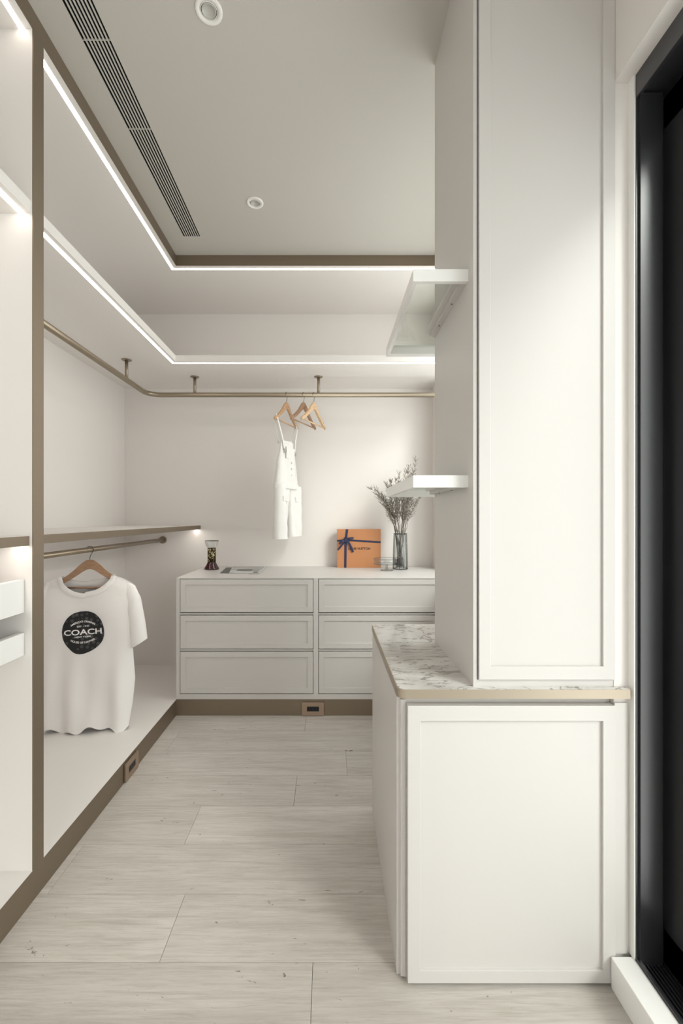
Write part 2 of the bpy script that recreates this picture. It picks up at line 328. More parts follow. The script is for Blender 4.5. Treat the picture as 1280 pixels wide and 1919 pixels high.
s = obj('led_strip', boxes((la, lb, YR, YD0, ZN-.001, ZN+.004)), 'led', t)
s = obj('led_strip', boxes((la, lb, YD1, 2.570, ZN-.001, ZN+.004), (la, XR, 2.570, 2.586, ZN-.001, ZN+.004)), 'led', t)

def shelf_thing(name, label, loc, board_poly, z0, z1, led_polys):
    t = thing(name, label, 'shelf', loc)
    bm = bmesh.new(); prism(bm, board_poly, z0, z1); obj('shelf_board', bm, 'white2', t)
    bm = bmesh.new()
    for q in led_polys: box(bm, *q, z0-.001, z0+.003)
    obj('led_strip', bm, 'led', t); return t
YS = 2.605; XS = -0.912
shelf_thing('upper_shelf', 'long L-shaped white upper shelf with glowing light strip above the bronze hanging rail', (-1.2, 2.9, 2.08),
    [(XW, YD1), (XS, YD1), (XS, YS), (XR, YS), (XR, YW), (XW, YW)], 2.080, 2.117, [(-0.944, -0.928, YD1, 2.624), (-0.944, XR, 2.624, 2.640)])
shelf_thing('upper_shelf', 'short white lit shelf high in the wardrobe bay in front of the bronze divider', (-1.2, 0.6, 2.06),
    [(XW, -0.6), (-0.892, -0.6), (-0.892, YD0), (XW, YD0)], 2.062, 2.099, [(-0.929, -0.909, -0.6, YD0)])
def edge_shelf(label, y0, y1, xf):
    t = thing('bronze_edged_shelf', label, 'shelf', (-1.2, (y0+y1)/2, 1.067))
    obj('shelf_board', boxes((XW, xf-.006, y0, y1, 1.069, 1.0945)), 'white2', t)
    obj('front_edge', boxes((xf-.006, xf, y0, y1, 1.066, 1.0945), bev=0.001), 'bronze', t)
    obj('led_strip', boxes((xf-.034, xf-.022, y0+.005, y1-.005, 1.0675, 1.0695)), 'led2', t)
edge_shelf('white shelf with bronze front edge above the hanging t-shirt', YD1, YW, -0.922)
edge_shelf('white shelf with bronze front edge above two open white trays', -0.6, YD0, -0.897)
def tray(label, z0, z1):
    t = thing('pull_out_tray', label, 'drawer', (-1.2, 0.9, z0), group='open pull-out trays in the wardrobe')
    obj('tray_front', boxes((-0.929, -0.911, 0.45, YD0-.002, z0, z1), bev=0.0015), 'gloss', t)
    obj('tray_bottom', boxes((XW+.002, -0.929, 0.45, YD0-.002, z0+.008, z0+.02)), 'white2', t)
    obj('tray_side', boxes((XW+.002, -0.929, YD0-.018, YD0-.003, z0+.02, z1-.02)), 'white2', t)
    obj('tray_side', boxes((XW+.002, -0.929, 0.45, 0.466, z0+.02, z1-.02)), 'white2', t)
    return t
tray('tall white open tray under the bronze-edged shelf, upper of two', 0.866, 0.965)
t = tray('shallow white open tray hung in the wardrobe, lower of two', 0.738, 0.806)
obj('tray_divider', boxes((-1.30, -0.93, 1.08, 1.09, 0.758, 0.79)), 'charcoal', t)

# ------------------------------------------------------------------ hanging rails
def post(parent, x, y):
    bm = bmesh.new(); tube(bm, [(x, y, 1.960), (x, y, 2.08)], 0.0095, 14); p = obj('post', bm, 'rail', parent)
    bm = bmesh.new(); lathe(bm, [(0, 2.0745), (0.024, 2.0745), (0.0285, 2.077), (0.0285, 2.0805), (0, 2.0805)], x, y, 24); obj('flange', bm, 'rail', p)
t = thing('hanging_rail', 'curved bronze hanging rail on three posts under the upper shelf', 'rail', (-1.19, 2.889, 1.96))
pts = [(-1.19, YD1, 1.96), (-1.19, 2.2, 1.96)] + [(a, b, 1.96) for a, b in arc(-1.10, 2.799, 0.09, math.pi, math.pi/2, 10)] + [(XR, 2.889, 1.96)]
bm = bmesh.new(); tube(bm, pts, 0.0155, 20); obj('rail', bm, 'rail', t)
for x, y in ((-1.19, 2.576), (-0.884, 2.889), (-0.067, 2.889)): post(t, x, y)
t = thing('hanging_rail', 'short straight bronze hanging rail under the bronze-edged shelf, carrying the t-shirt', 'rail', (-1.192, YW, 0.99))
bm = bmesh.new(); tube(bm, [(-1.192, YD1, 0.99), (-1.192, YW, 0.99)], 0.0135, 20); obj('rail', bm, 'rail', t)
bm = bmesh.new(); tube(bm, [(-1.192, YW-.012, 0.99), (-1.192, YW, 0.99)], 0.026, 24); obj('flange', bm, 'rail', t)

# ------------------------------------------------------------------ dresser
def shaker(name, o, inset, yf, th, m, parent, recess=0.006):
    bm = bmesh.new(); i = (o[0]+inset, o[1]-inset, o[2]+inset, o[3]-inset) if not isinstance(inset, tuple) else inset
    ring(bm, o, i, yf, yf+th, bev=0.0012); f = obj(name, bm, m, parent)
    obj('panel', boxes((i[0]-.002, i[1]+.002, yf+recess, yf+th-.002, i[2]-.002, i[3]+.002)), m, f); return f
t = thing('dresser', 'wide white built-in chest of six panelled drawers on a bronze plinth', 'dresser', (-0.07, 2.84, 0))
DX0, DX1 = -0.8855, 0.735
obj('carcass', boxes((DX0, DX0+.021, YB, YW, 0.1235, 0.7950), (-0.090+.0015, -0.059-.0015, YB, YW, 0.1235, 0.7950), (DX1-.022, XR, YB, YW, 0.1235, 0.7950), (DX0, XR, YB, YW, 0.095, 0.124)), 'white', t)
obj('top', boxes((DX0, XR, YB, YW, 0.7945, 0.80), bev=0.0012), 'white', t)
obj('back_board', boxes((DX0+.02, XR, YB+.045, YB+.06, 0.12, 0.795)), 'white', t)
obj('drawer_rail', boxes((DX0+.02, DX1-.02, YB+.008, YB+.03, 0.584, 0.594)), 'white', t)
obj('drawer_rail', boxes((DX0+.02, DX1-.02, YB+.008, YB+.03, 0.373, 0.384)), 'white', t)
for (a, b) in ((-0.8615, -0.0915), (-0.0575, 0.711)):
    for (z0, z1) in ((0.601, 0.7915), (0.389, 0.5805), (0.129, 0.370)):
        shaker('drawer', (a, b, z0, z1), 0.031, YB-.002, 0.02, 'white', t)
obj('plinth', boxes((XL, XR, YB, YB+.003, 0, 0.0948)), 'bronze', t)
def socket(label, loc, rz):
    t = thing('power_socket', label, 'socket', loc, rz, 'copper coloured power sockets on the bronze plinth')
    bm = bmesh.new(); ring(bm, (-.0635, .0635, 0.0035, 0.0795), (-.034, .035, 0.027, 0.056), -0.010, -0.003, bev=0.0006); obj('plate', bm, 'copper', t, local=True)
    obj('mounting_box', boxes((-.06, .06, -.003, 0, 0.006, 0.077)), 'black', t, local=True)
    obj('insert', boxes((-.036, .037, -.0065, -.003, 0.025, 0.058)), 'black', t, local=True)
    for x in (-.018, .018):
        obj('slot', boxes((x-.010, x-.006, -.0072, -.006, 0.037, 0.047), (x+.006, x+.010, -.0072, -.006, 0.037, 0.047)), 'void', t, local=True)
socket('copper power socket plate on the plinth beneath the dresser', (-0.0915, YB, 0), 0)
socket('copper power socket plate on the wardrobe plinth below the t-shirt', (XL, 1.955, 0), math.pi/2)

# ------------------------------------------------------------------ counter cabinet, marble top, tall cabinet
YC = 1.0725
t = thing('base_cabinet', 'low white cabinet with one large panelled door under the marble top', 'cabinet', (0.45, 1.4, 0))
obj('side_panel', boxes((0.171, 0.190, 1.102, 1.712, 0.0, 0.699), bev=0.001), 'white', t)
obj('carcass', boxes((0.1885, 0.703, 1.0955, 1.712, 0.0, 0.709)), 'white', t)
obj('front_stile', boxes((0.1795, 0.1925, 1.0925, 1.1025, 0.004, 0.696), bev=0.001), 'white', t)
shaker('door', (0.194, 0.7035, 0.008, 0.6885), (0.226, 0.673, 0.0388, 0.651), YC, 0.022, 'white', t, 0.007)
obj('filler', boxes((0.7035, 0.7345, YC+.004, 1.081, 0.0775, 0.694)), 'white', t)
t = thing('countertop', 'white veined marble countertop with champagne metal edge', 'countertop', (0.45, 1.4, 0.709))
def rounded(x0, x1, y0, y1, r):
    return [(x1, y0), (x1, y1)] + [(x0+.006, y1), (x0, y1-.006)] + arc(x0+r, y0+r, r, math.pi, 1.5*math.pi, 8)
bm = bmesh.new(); prism(bm, rounded(0.1685, 0.734, 1.0645, 1.714, 0.02), 0.709, 0.7312); obj('edge_band', bm, 'champagne', t)
bm = bmesh.new(); prism(bm, rounded(0.1705, 0.734, 1.0665, 1.712, 0.019), 0.7305, 0.732); obj('marble_slab', bm, 'marble', t)
t = thing('tall_cabinet', 'tall white cabinet with a long panelled door standing on the marble top', 'cabinet', (0.53, 1.28, 0.732))
YT = 1.0755
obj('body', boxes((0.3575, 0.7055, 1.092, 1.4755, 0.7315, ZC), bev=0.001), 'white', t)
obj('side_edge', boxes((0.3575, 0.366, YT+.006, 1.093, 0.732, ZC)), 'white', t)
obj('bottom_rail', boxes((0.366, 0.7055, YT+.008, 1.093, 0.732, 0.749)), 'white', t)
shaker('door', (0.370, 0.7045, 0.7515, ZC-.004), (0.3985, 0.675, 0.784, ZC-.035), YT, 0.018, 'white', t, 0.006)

# ------------------------------------------------------------------ floating glass shelves
def glass_shelf(label, z0):
    z1 = z0+0.0315; t = thing('glass_shelf', label, 'shelf', (0.287, 1.4, z0), group='white framed glass shelves on the tall cabinet')
    X0, X1, Y0, Y1 = 0.216, 0.3575, 1.1195, 1.645
    obj('frame_bar', boxes((X0, X1, Y0, Y0+.014, z0, z1), bev=0.0008), 'gloss', t)
    obj('frame_bar', boxes((X0, X0+.012, Y0+.0135, Y1, z0, z1), bev=0.0008), 'gloss', t)
    obj('frame_bar', boxes((X0+.0115, XR, Y1-.03, Y1, z0, z1), bev=0.0008), 'gloss', t)
    r = obj('mounting_rail', boxes((X1-.017, X1, Y0+.0135, 1.4755, z0+.001, z1-.008), (X1-.031, X1-.017, Y0+.0135, 1.4755, z0+.012, z1-.008)), 'white', t)
    for y in (1.24, 1.38):
        bm = bmesh.new(); tube(bm, [(X1-.009, y, z0-.0005), (X1-.009, y, z0+.004)], 0.0022, 10); obj('screw', bm, 'black', r)
    bm = bmesh.new(); prism(bm, [(X0+.010, Y0+.012), (X1-.001, Y0+.012), (X1-.001, 1.477), (XR-.002, 1.477), (XR-.002, Y1-.028), (X0+.010, Y1-.028)], z1-.008, z1-.002); obj('glass_panel', bm, 'shelfglass', t)
glass_shelf('white framed glass shelf high on the side of the tall cabinet', 1.7545)
glass_shelf('white framed glass shelf on the tall cabinet just above the marble top', 1.227)

# ------------------------------------------------------------------ ceiling fittings
t = thing('air_vent', 'long black slotted air vent recessed in the ceiling', 'vent', ((VX0+VX1)/2, 1.0, ZC))
obj('duct', boxes((VX0-.003, VX1+.003, VY0-.003, VY1+.003, ZC+.05, ZC+.11), (VX0-.002, VX0+.0004, VY0, VY1, ZC+.001, ZC+.06), (VX1-.0004, VX1+.002, VY0, VY1, ZC+.001, ZC+.06), (VX0, VX1, VY1-.0004, VY1+.002, ZC+.001, ZC+.06)), 'void', t)
ng = 8; fw = 0.0044; gw = (VX1-VX0-(ng-1)*fw)/ng
for k in range(ng-1):
    x = VX0+gw*(k+1)+fw*k
    obj('slat', boxes((x, x+fw, VY0, VY1, ZC+.0005, ZC+.0045)), 'ceil', t)
for y in (1.399, 1.72): obj('joint', boxes((VX0, VX1, y-.0007, y+.0007, ZC+.0003, ZC+.006)), 'ceil', t)
def downlight(label, x, y):
    t = thing('downlight', label, 'downlight', (x, y, ZC), group='round recessed downlights in the ceiling')
    bm = bmesh.new(); lathe(bm, [(0.0405, 0.001), (0.0405, -0.002), (0.038, -0.0042), (0.0272, -0.0036), (0.0265, -0.001), (0.0265, 0.001)], seg=40); obj('trim_ring', bm, 'ring', t, local=True)
    bm = bmesh.new(); lathe(bm, [(0.0268, -0.0006), (0.0205, -0.0006)], seg=40); obj('gap_ring', bm, 'black', t, local=True)
    bm = bmesh.new(); lathe(bm, [(0.0255, -0.001), (0.0252, -0.0032), (0.0238, -0.0035), (0.0236, -0.001)], seg=40); obj('inner_ring', bm, 'ring', t, local=True)
    bm = bmesh.new(); lathe(bm, [(0.0218, -0.0008), (0.0212, -0.0036), (0.0195, -0.0040), (0.0190, -0.0024), (0.0, -0.0016)], seg=40); o = obj('lens', bm, 'lens', t, local=True)
downlight('round white downlight in the ceiling level with the near part of the air vent', -0.360, 1.315)
downlight('round white downlight in the ceiling close to the bronze top band at the back', -0.357, 2.1195)

# ------------------------------------------------------------------ hangers
def hanger(label, m, loc, rz, half=0.19, flip=1, notch=True):
    t = thing('clothes_hanger', label, 'hanger', loc, rz, 'wooden clothes hangers')
    k = half/0.2
    up = [(0, 0), (.014, -.001), (.028, -.009), (.05, -.027), (.075, -.052), (.105, -.076), (.14, -.099), (.175, -.118), (.195, -.130), (.2, -.141)]
    lo = [(.193, -.149), (.165, -.138), (.13, -.120), (.10, -.103), (.07, -.084), (.04, -.063), (.018, -.050), (0, -.045)]
    R = [(x*k, z) for x, z in up+lo]; P = R + [(-x, z) for x, z in R[::-1][1:-1]]
    bm = bmesh.new(); prism(bm, P, -0.0065, 0.0065, 'y')
    bmesh.ops.bevel(bm, geom=[e for e in bm.edges if abs(e.verts[0].co.y-e.verts[1].co.y) < 1e-6 and len(e.link_faces) == 2], offset=0.003, segments=2, affect='EDGES')
    obj('hanger_body', bm, m, t, local=True)
    bm = bmesh.new(); tube(bm, [(-.186*k, 0, -.139), (.186*k, 0, -.139)], 0.0048, 10); obj('trouser_bar', bm, m, t, local=True)
    for s in (-1, 1) if notch else ():
        bm = bmesh.new(); tube(bm, [(s*.150*k, -.0068, -.104), (s*.154*k, -.0068, -.112)], 0.0012, 6); obj('strap_notch', bm, 'hook', t, local=True)
    h = [(0, -.012), (0, .012), (flip*.003, .022)] + [(flip*a, b) for a, b in arc(0, .0505, .0172, -math.radians(52), math.radians(200), 18)]
    bm = bmesh.new(); tube(bm, [(x, 0, z) for x, z in h], 0.0016, 8); obj('hook', bm, 'hook', t, local=True)
    return t
RZ = 1.96-.0505
def back_hanger(label, m, xl, dl, xr, dr_):
    xm = xl+(xr-xl)*(2.889-dl)/(dr_-dl); a = math.atan2(dr_-dl, xr-xl)
    return hanger(label, m, (xm, 2.889, RZ), a, 0.182), (xm, a)
_, (hx, ha) = back_hanger('light wooden hanger holding the white overalls on the rail', 'wood1', -0.334, 2.73, -0.221, 3.05)
back_hanger('empty reddish wooden hanger, middle one on the back rail', 'wood2', -0.229, 2.74, -0.1035, 3.03)
back_hanger('empty pale wooden hanger beside the rail post', 'wood3', -0.169, 2.73, -0.026, 3.05)
TY = 2.185; TYAW = math.radians(6)
hanger('brown wooden hanger inside the white t-shirt', 'wood2', (-1.192, TY, 0.99-.0505), TYAW, 0.20, notch=False)

# ------------------------------------------------------------------ t-shirt
def lerp_poly(pts, z):
    pts = sorted(pts)
    if z <= pts[0][0]: return pts[0][1]
    for (a, va), (b, vb) in zip(pts, pts[1:]):
        if z <= b: return va+(vb-va)*(z-a)/(b-a)
    return pts[-1][1]
def smooth(a): a = max(0, min(1, a)); return a*a*(3-2*a)
# local frame: origin at the hanger neck, x right, z up, front towards -y
XRt = [(-.83, .188), (-.72, .205), (-.60, .214), (-.50, .208), (-.40, .204), (-.25, .212), (-.15, .218), (-.10, .21)]
XLt = [(-.86, -.205), (-.72, -.228), (-.60, -.232), (-.45, -.222), (-.30, -.222), (-.2, -.226), (-.15, -.222), (-.10, -.21)]
NX = -0.012                                  # neck centre
def top_z(x, front):
    u = x-NX; a = abs(u)
    if a < 0.118:
        edge = -0.076 if u > 0 else -0.083
        q = u/0.118; depth = 0.082 if front else 0.030
        return edge - depth*(1-q*q)**0.6
    e = lerp_poly([(0.118, -0.076), (0.17, -0.094), (0.215, -0.118), (0.24, -0.142)], a)
    return e - (0.008 if u < 0 else 0)
def hem_z(s, x): return -0.835 + 0.012*math.sin(5.5*s+0.6) + 0.010*math.sin(13*s) - 0.012*smooth((-s-.5)/.5)
def fold(x, z):
    k = smooth((-0.30-z)/0.45)
    return k*(0.013*math.sin(31*x+1.2+2.2*z)+0.007*math.sin(57*x-3*z+.5)) + 0.003*math.sin(24*x+17*z)*smooth((-0.12-z)/.1)
def shirt_y(x, z, front):
    xl, xr = lerp_poly(XLt, z), lerp_poly(XRt, z); s = (2*x-xl-xr)/(xr-xl); s = max(-1, min(1, s))
    bulge = 0.042*math.sqrt(max(0, 1-s**4))*(0.32+0.68*smooth((-0.06-z)/.2))
    tz = top_z(x, front)
    u = abs(x-NX)
    pin = smooth((tz-z)/0.05+ (1.0 if u < 0.10 else max(0, 1-(u-0.10)/0.02)))    # front and back meet along the shoulders
    y = max(bulge*(0.25+0.75*pin), 0.011*(1-s*s))
    return (-y if front else y)+fold(x, z)*(1 if front else 0.8)
def shirt_sheet(bm, front, nx=72, nz=60):
    g = []
    for i in range(nx+1):
        s = -1+2*i/nx; col = []
        for j in range(nz+1):
            v = j/nz
            x = 0.0
            z = -0.83+(0.70)*v
            for _ in range(3):
                xl, xr = lerp_poly(XLt, z), lerp_poly(XRt, z); x = (xl+xr)/2+s*(xr-xl)/2
                zt = top_z(x, front); zb = hem_z(s, x) + (0 if front else 0.014*math.sin(4*s+2)); z = zb+(zt-zb)*v
            yy = shirt_y(x, z, front)
            if j == nz and abs(x-NX) > 0.115: yy = 0.0
            col.append(bm.verts.new((x, yy, z)))
        g.append(col)
    for i in range(nx):
        for j in range(nz):
            f = bm.faces.new((g[i][j], g[i+1][j], g[i+1][j+1], g[i][j+1])); f.smooth = True
shirt = thing('t_shirt', 'white short-sleeved t-shirt with a round black printed badge on the lower rail', 't-shirt', (-1.192, TY, 0.99-.0505), TYAW)
bm = bmesh.new(); shirt_sheet(bm, True); shirt_sheet(bm, False)
bmesh.ops.remove_doubles(bm, verts=bm.verts[:], dist=0.0015)
obj('shirt_body', bm, 'jersey', shirt, local=True)
def sleeve(outer, inner, th):
    bm = bmesh.new(); n = 16; sg = 20; rings = []
    def along(P, t):
        t *= len(P)-1; k = min(int(t), len(P)-2); f = t-k; return Vector(P[k]).lerp(Vector(P[k+1]), f)
    for k in range(n+1):
        t = k/n; o, i = along(outer, t), along(inner, t); c = (o+i)/2; h = (o-i)/2; d = th*(0.35+0.65*smooth(t*1.6))
        rings.append([bm.verts.new((c.x+h.x*math.cos(2*math.pi*a/sg), -d*math.sin(2*math.pi*a/sg)+0.003*math.sin(20*t+3*a/sg), c.y+h.y*math.cos(2*math.pi*a/sg))) for a in range(sg)])
    for k in range(n):
        for a in range(sg):
            b = (a+1) % sg; f = bm.faces.new((rings[k][a], rings[k][b], rings[k+1][b], rings[k+1][a])); f.smooth = True
    bmesh.ops.recalc_face_normals(bm, faces=bm.faces[:]); return bm
obj('sleeve', sleeve([(.165, -.104), (.215, -.132), (.240, -.185), (.258, -.27), (.276, -.40)], [(.15, -.17), (.168, -.22), (.183, -.28), (.192, -.36), (.200, -.446)], 0.036), 'jersey', shirt, local=True)
obj('sleeve', sleeve([(-.180, -.108), (-.225, -.135), (-.244, -.19), (-.250, -.27), (-.254, -.38)], [(-.16, -.17), (-.180, -.22), (-.195, -.28), (-.205, -.36), (-.212, -.432)], 0.034), 'jersey', shirt, local=True)
def neckband(front):
    bm = bmesh.new(); rows_ = []
    for k in range(41):
        x = NX-0.1175+0.235*k/40; u = (x-NX)/0.118; zt = top_z(x, front)
        xo = NX+(x-NX)*1.0; wdt = 0.026*(1 if front else 0.8)
        nx_, nz_ = u*0.75, -(1-abs(u)**2.2)**0.5 if abs(u) < 1 else 0
        l = math.hypot(nx_, nz_) or 1; rr = []
        for q in range(5):
            d = wdt*q/4; px, pz = x+nx_/l*d*0.9, zt+nz_/l*d+0.0035
            y = shirt_y(px, min(pz, top_z(px, front)), front); rr.append(bm.verts.new((px, y+(-1 if front else 1)*(0.0025 if q in (0, 4) else 0.0062), pz)))
        rows_.append(rr)
    for a, b in zip(rows_, rows_[1:]):
        for q in range(4):
            f = bm.faces.new((a[q], a[q+1], b[q+1], b[q])); f.smooth = True
    return bm
obj('neckband', neckband(True), 'jersey', shirt, local=True)
obj('neckband', neckband(False), 'jersey', shirt, local=True)
bm = bmesh.new(); vs_ = []
S = 0.00265
# badge outline in pixels around its centre -> metres, following the shirt front
BO = [(37, 0), (36, 10), (31, 21), (20, 31), (8, 37), (-3, 40), (-14, 38), (-24, 29), (-33, 19), (-37, 6), (-37, -6), (-33, -20), (-24, -32), (-12, -38), (2, -40), (16, -38), (28, -29), (35, -15)]
bc = (-0.013, -0.352)
def disc(scale, off, name, m, parent):
    bm = bmesh.new(); c = bm.verts.new((bc[0], shirt_y(bc[0], bc[1], True)-off, bc[1])); prev = [c]*len(BO); R = 10
    fine = []
    for (x0, z0), (x1, z1) in zip(BO, BO[1:]+BO[:1]):
        for q in range(4): fine.append((x0+(x1-x0)*q/4, z0+(z1-z0)*q/4))
    sm = [((fine[i-2][0]+fine[i-1][0]+fine[i][0]+fine[(i+1) % len(fine)][0]+fine[(i+2) % len(fine)][0])/5, (fine[i-2][1]+fine[i-1][1]+fine[i][1]+fine[(i+1) % len(fine)][1]+fine[(i+2) % len(fine)][1])/5) for i in range(len(fine))]
    prev = None
    for r in range(1, R+1):
        cur = []
        for x, z in sm:
            X = bc[0]+x*S*scale*r/R; Z = bc[1]-z*S*scale*r/R
            cur.append(bm.verts.new((X, shirt_y(X, Z, True)-off, Z)))
        n = len(cur)
        for a in range(n):
            b = (a+1) % n
            f = bm.faces.new((c, cur[a], cur[b])) if prev is None else bm.faces.new((prev[a], cur[a], cur[b], prev[b])); f.smooth = True
        prev = cur
    return obj(name, bm, m, parent, local=True)
disc(1.045, 0.0018, 'badge_border', 'whiteprint', shirt)
bd = disc(1.0, 0.0030, 'badge', 'badge', shirt)
def on_shirt(me, cx, cz, sx, sz, off=0.0045, arcr=None, rot=0.0):
    bm = bmesh.new(); bm.from_mesh(me); bpy.data.meshes.remove(me)
    bmesh.ops.subdivide_edges(bm, edges=[e for e in bm.edges if e.calc_length() > 0.02], cuts=1)
    for v in bm.verts:
        x, z = v.co.x*sx, v.co.y*sz
        if arcr:
            a = x/arcr; r_ = arcr+z; x, z = r_*math.sin(a), r_*math.cos(a)-arcr
        x, z = x*math.cos(rot)-z*math.sin(rot), x*math.sin(rot)+z*math.cos(rot)
        X, Z = cx+x, cz+z; v.co = Vector((X, shirt_y(X, Z, True)-off, Z))
    return obj('lettering', bm, 'whiteprint', bd, local=True)
rt = math.radians(2)
on_shirt(text_mesh('COACH', 0.046, 0.0009), bc[0]+.0, bc[1]+.002, 1.06, 0.8, rot=rt)
on_shirt(text_mesh("AMERICA'S ORIGINAL", 0.0125, 0.0003), bc[0], bc[1]+.054, 1.0, 1.0, arcr=0.10, rot=rt)
on_shirt(text_mesh('EST. 1941', 0.0125, 0.0003), bc[0], bc[1]+.031, 1.12, .8, rot=rt)
on_shirt(text_mesh('NEW YORK', 0.0125, 0.0003), bc[0], bc[1]-.020, 1.12, .8, rot=rt)
on_shirt(text_mesh('HOUSE OF LEATHER', 0.0125, 0.0003), bc[0], bc[1]-.048, 1.0, 1.0, arcr=-0.11, rot=rt)
nl = text_mesh('COACH', 0.009, 0.0002)
bm = bmesh.new(); bm.from_mesh(nl)
for v in bm.verts:
    X, Z = NX+.012+v.co.x*1.3, -0.150+v.co.y; v.co = Vector((X, shirt_y(X, -0.15, False)-.003, Z))
obj('neck_print', bm, 'greyprint', shirt, local=True)

# ------------------------------------------------------------------ white overalls
ov = thing('overalls', 'white denim dungarees with thin straps hanging from a light wooden hanger', 'clothing', (hx, 2.889, RZ), ha)
def flat_tube(secs, th, n=24, fold_a=0.006, seed=0.0, close=False):
    """secs: (z, x0, x1, depth scale, y offset)"""
    bm = bmesh.new(); R = []
    m_ = []
    for (a, b) in zip(secs, secs[1:]):
        for q in range(5): m_.append([a[i]+(b[i]-a[i])*q/5 for i in range(5)])
    m_.append(list(secs[-1]))
    for (z, x0, x1, d, yo) in m_:
        row = []
        for k in range(n):
            an = 2*math.pi*k/n; c, s = math.cos(an), math.sin(an)
            x = (x0+x1)/2+(x1-x0)/2*c; y = -th*d*s*abs(s)**-0.3 if abs(s) > 1e-6 else 0
            y += yo+fold_a*math.sin(38*x+seed+6*z)*abs(s) + fold_a*.25*math.sin(55*z+20*x+seed)*abs(s)
            row.append(bm.verts.new((x, y, z)))
        R.append(row)
    for a, b in zip(R, R[1:]):
        for k in range(n):
            f = bm.faces.new((a[k], a[(k+1) % n], b[(k+1) % n], b[k])); f.smooth = True
    bmesh.ops.recalc_face_normals(bm, faces=bm.faces[:]); return bm
# heights are relative to the hanger neck (z = 1.9095)
obj('bib', flat_tube([(-.262, -.105, .105, .25, -.012), (-.33, -.112, .112, .55, -.006), (-.39, -.128, .128, .9, 0), (-.46, -.146, .146, 1.0, 0), (-.53, -.160, .160, 1.1, 0), (-.575, -.166, .166, 1.1, 0)], 0.034, fold_a=.010), 'denim', ov, local=True)
obj('leg', flat_tube([(-.55, -.165, .006, 1.0, 0), (-.60, -.168, -.004, .95, -.002), (-.70, -.166, -.010, .9, -.002), (-.80, -.164, -.016, .9, .0), (-.895, -.160, -.018, .95, .0)], 0.042, fold_a=.011, seed=1.3), 'denim', ov, local=True)
obj('leg', flat_tube([(-.55, -.006, .170, 1.1, 0), (-.60, .0, .168, 1.05, -.002), (-.70, .004, .168, 1.0, -.006), (-.80, .006, .168, 1.0, -.010), (-.885, .004, .170, 1.05, -.012)], 0.042, fold_a=.011, seed=3.1), 'denim', ov, local=True)
for s in (-1, 1):
    bm = bmesh.new()
    for yo, zt in ((-0.018, -.33), (0.016, -.28)):
        pts = [(s*.150, 0, -.106), (s*.146, yo*.7, -.16), (s*.105, yo, -.24), (s*.076, yo*1.35, zt)]
        for (a, b) in zip(pts, pts[1:]):
            A, B = Vector(a), Vector(b); wv = Vector((0.009, 0, 0)); tv = Vector((0, .0012, 0))
            vv = [bm.verts.new(p) for p in (A-wv-tv, A+wv-tv, A+wv+tv, A-wv+tv, B-wv-tv, B+wv-tv, B+wv+tv, B-wv+tv)]
            for q in ((0, 1, 5, 4), (1, 2, 6, 5), (2, 3, 7, 6), (3, 0, 4, 7), (0, 3, 2, 1), (4, 5, 6, 7)): bm.faces.new([vv[i] for i in q])
    bmesh.ops.recalc_face_normals(bm, faces=bm.faces[:]); st = obj('strap', bm, 'denim', ov, local=True)
    bm = bmesh.new(); ring(bm, (s*.076-.013, s*.076+.013, -.345, -.318), (s*.076-.009, s*.076+.009, -.341, -.322), -.030, -.024); obj('buckle', bm, 'lens', st, local=True)
for z in (-.40, -.44, -.48):
    bm = bmesh.new(); tube(bm, [(0, -.036, z), (0, -.043, z)], 0.007, 12); obj('button', bm, 'denim', ov, local=True)
for x in (-.098, .10):
    obj('pocket_flap', boxes((x-.045, x+.045, -.046, -.032, -.655, -.622), bev=.003), 'denim', ov, local=True)
obj('chest_pocket', boxes((-.062, .062, -.030, -.022, -.375, -.30), bev=.002), 'denim', ov, local=True)
obj('waistband', flat_tube([(-.535, -.164, .164, 1.25, 0), (-.55, -.167, .167, 1.28, 0), (-.572, -.169, .169, 1.25, 0)], 0.035), 'denim', ov, local=True)

# ------------------------------------------------------------------ things on the dresser
ZD = 0.80
bx0, bx1, bz1, by0, by1 = 0.060, 0.3615, 1.068, 3.052, 3.118
t = thing('gift_box', 'square orange gift box tied with a navy ribbon bow on the dresser', 'box', ((bx0+bx1)/2, (by0+by1)/2, ZD))
obj('box_body', boxes((bx0, bx1, by0+.022, by1, ZD, bz1), bev=.001), 'orange', t)
obj('lid', boxes((bx0-.0015, bx1+.0015, by0, by0+.04, ZD, bz1+.0015), bev=.001), 'orange', t)
S2 = 0.003726
def bp(px, py): return ((px-616)*S2, 1.15-(py-970)*S2)
def band(pts, wd, y, name, parent, th=0.0025, m='ribbon'):
    bm = bmesh.new(); n = len(pts)
    for (a, b) in zip(pts, pts[1:]):
        A, B = Vector((a[0], 0, a[1])), Vector((b[0], 0, b[1])); d = (B-A).normalized(); nn = Vector((-d.z, 0, d.x))*wd/2
        ya, yb = y-(a[2] if len(a) > 2 else 0), y-(b[2] if len(b) > 2 else 0)
        vv = [bm.verts.new((p.x, q, p.z)) for p, q in ((A-nn, ya), (A+nn, ya), (A+nn, ya-th), (A-nn, ya-th), (B-nn, yb), (B+nn, yb), (B+nn, yb-th), (B-nn, yb-th))]
        for q in ((0, 1, 5, 4), (1, 2, 6, 5), (2, 3, 7, 6), (3, 0, 4, 7), (0, 3, 2, 1), (4, 5, 6, 7)): bm.faces.new([vv[i] for i in q])
    bmesh.ops.recalc_face_normals(bm, faces=bm.faces[:]); return obj(name, bm, m, parent)
rb = band([bp(647, 1064.3), bp(647.8, 1012), bp(650.5, 991.8)], 0.0165, by0+.0005, 'ribbon', t)
band([bp(631.6, 1013.5), bp(648, 1012), bp(713.4, 1016)], 0.0125, by0+.0003, 'ribbon', t)
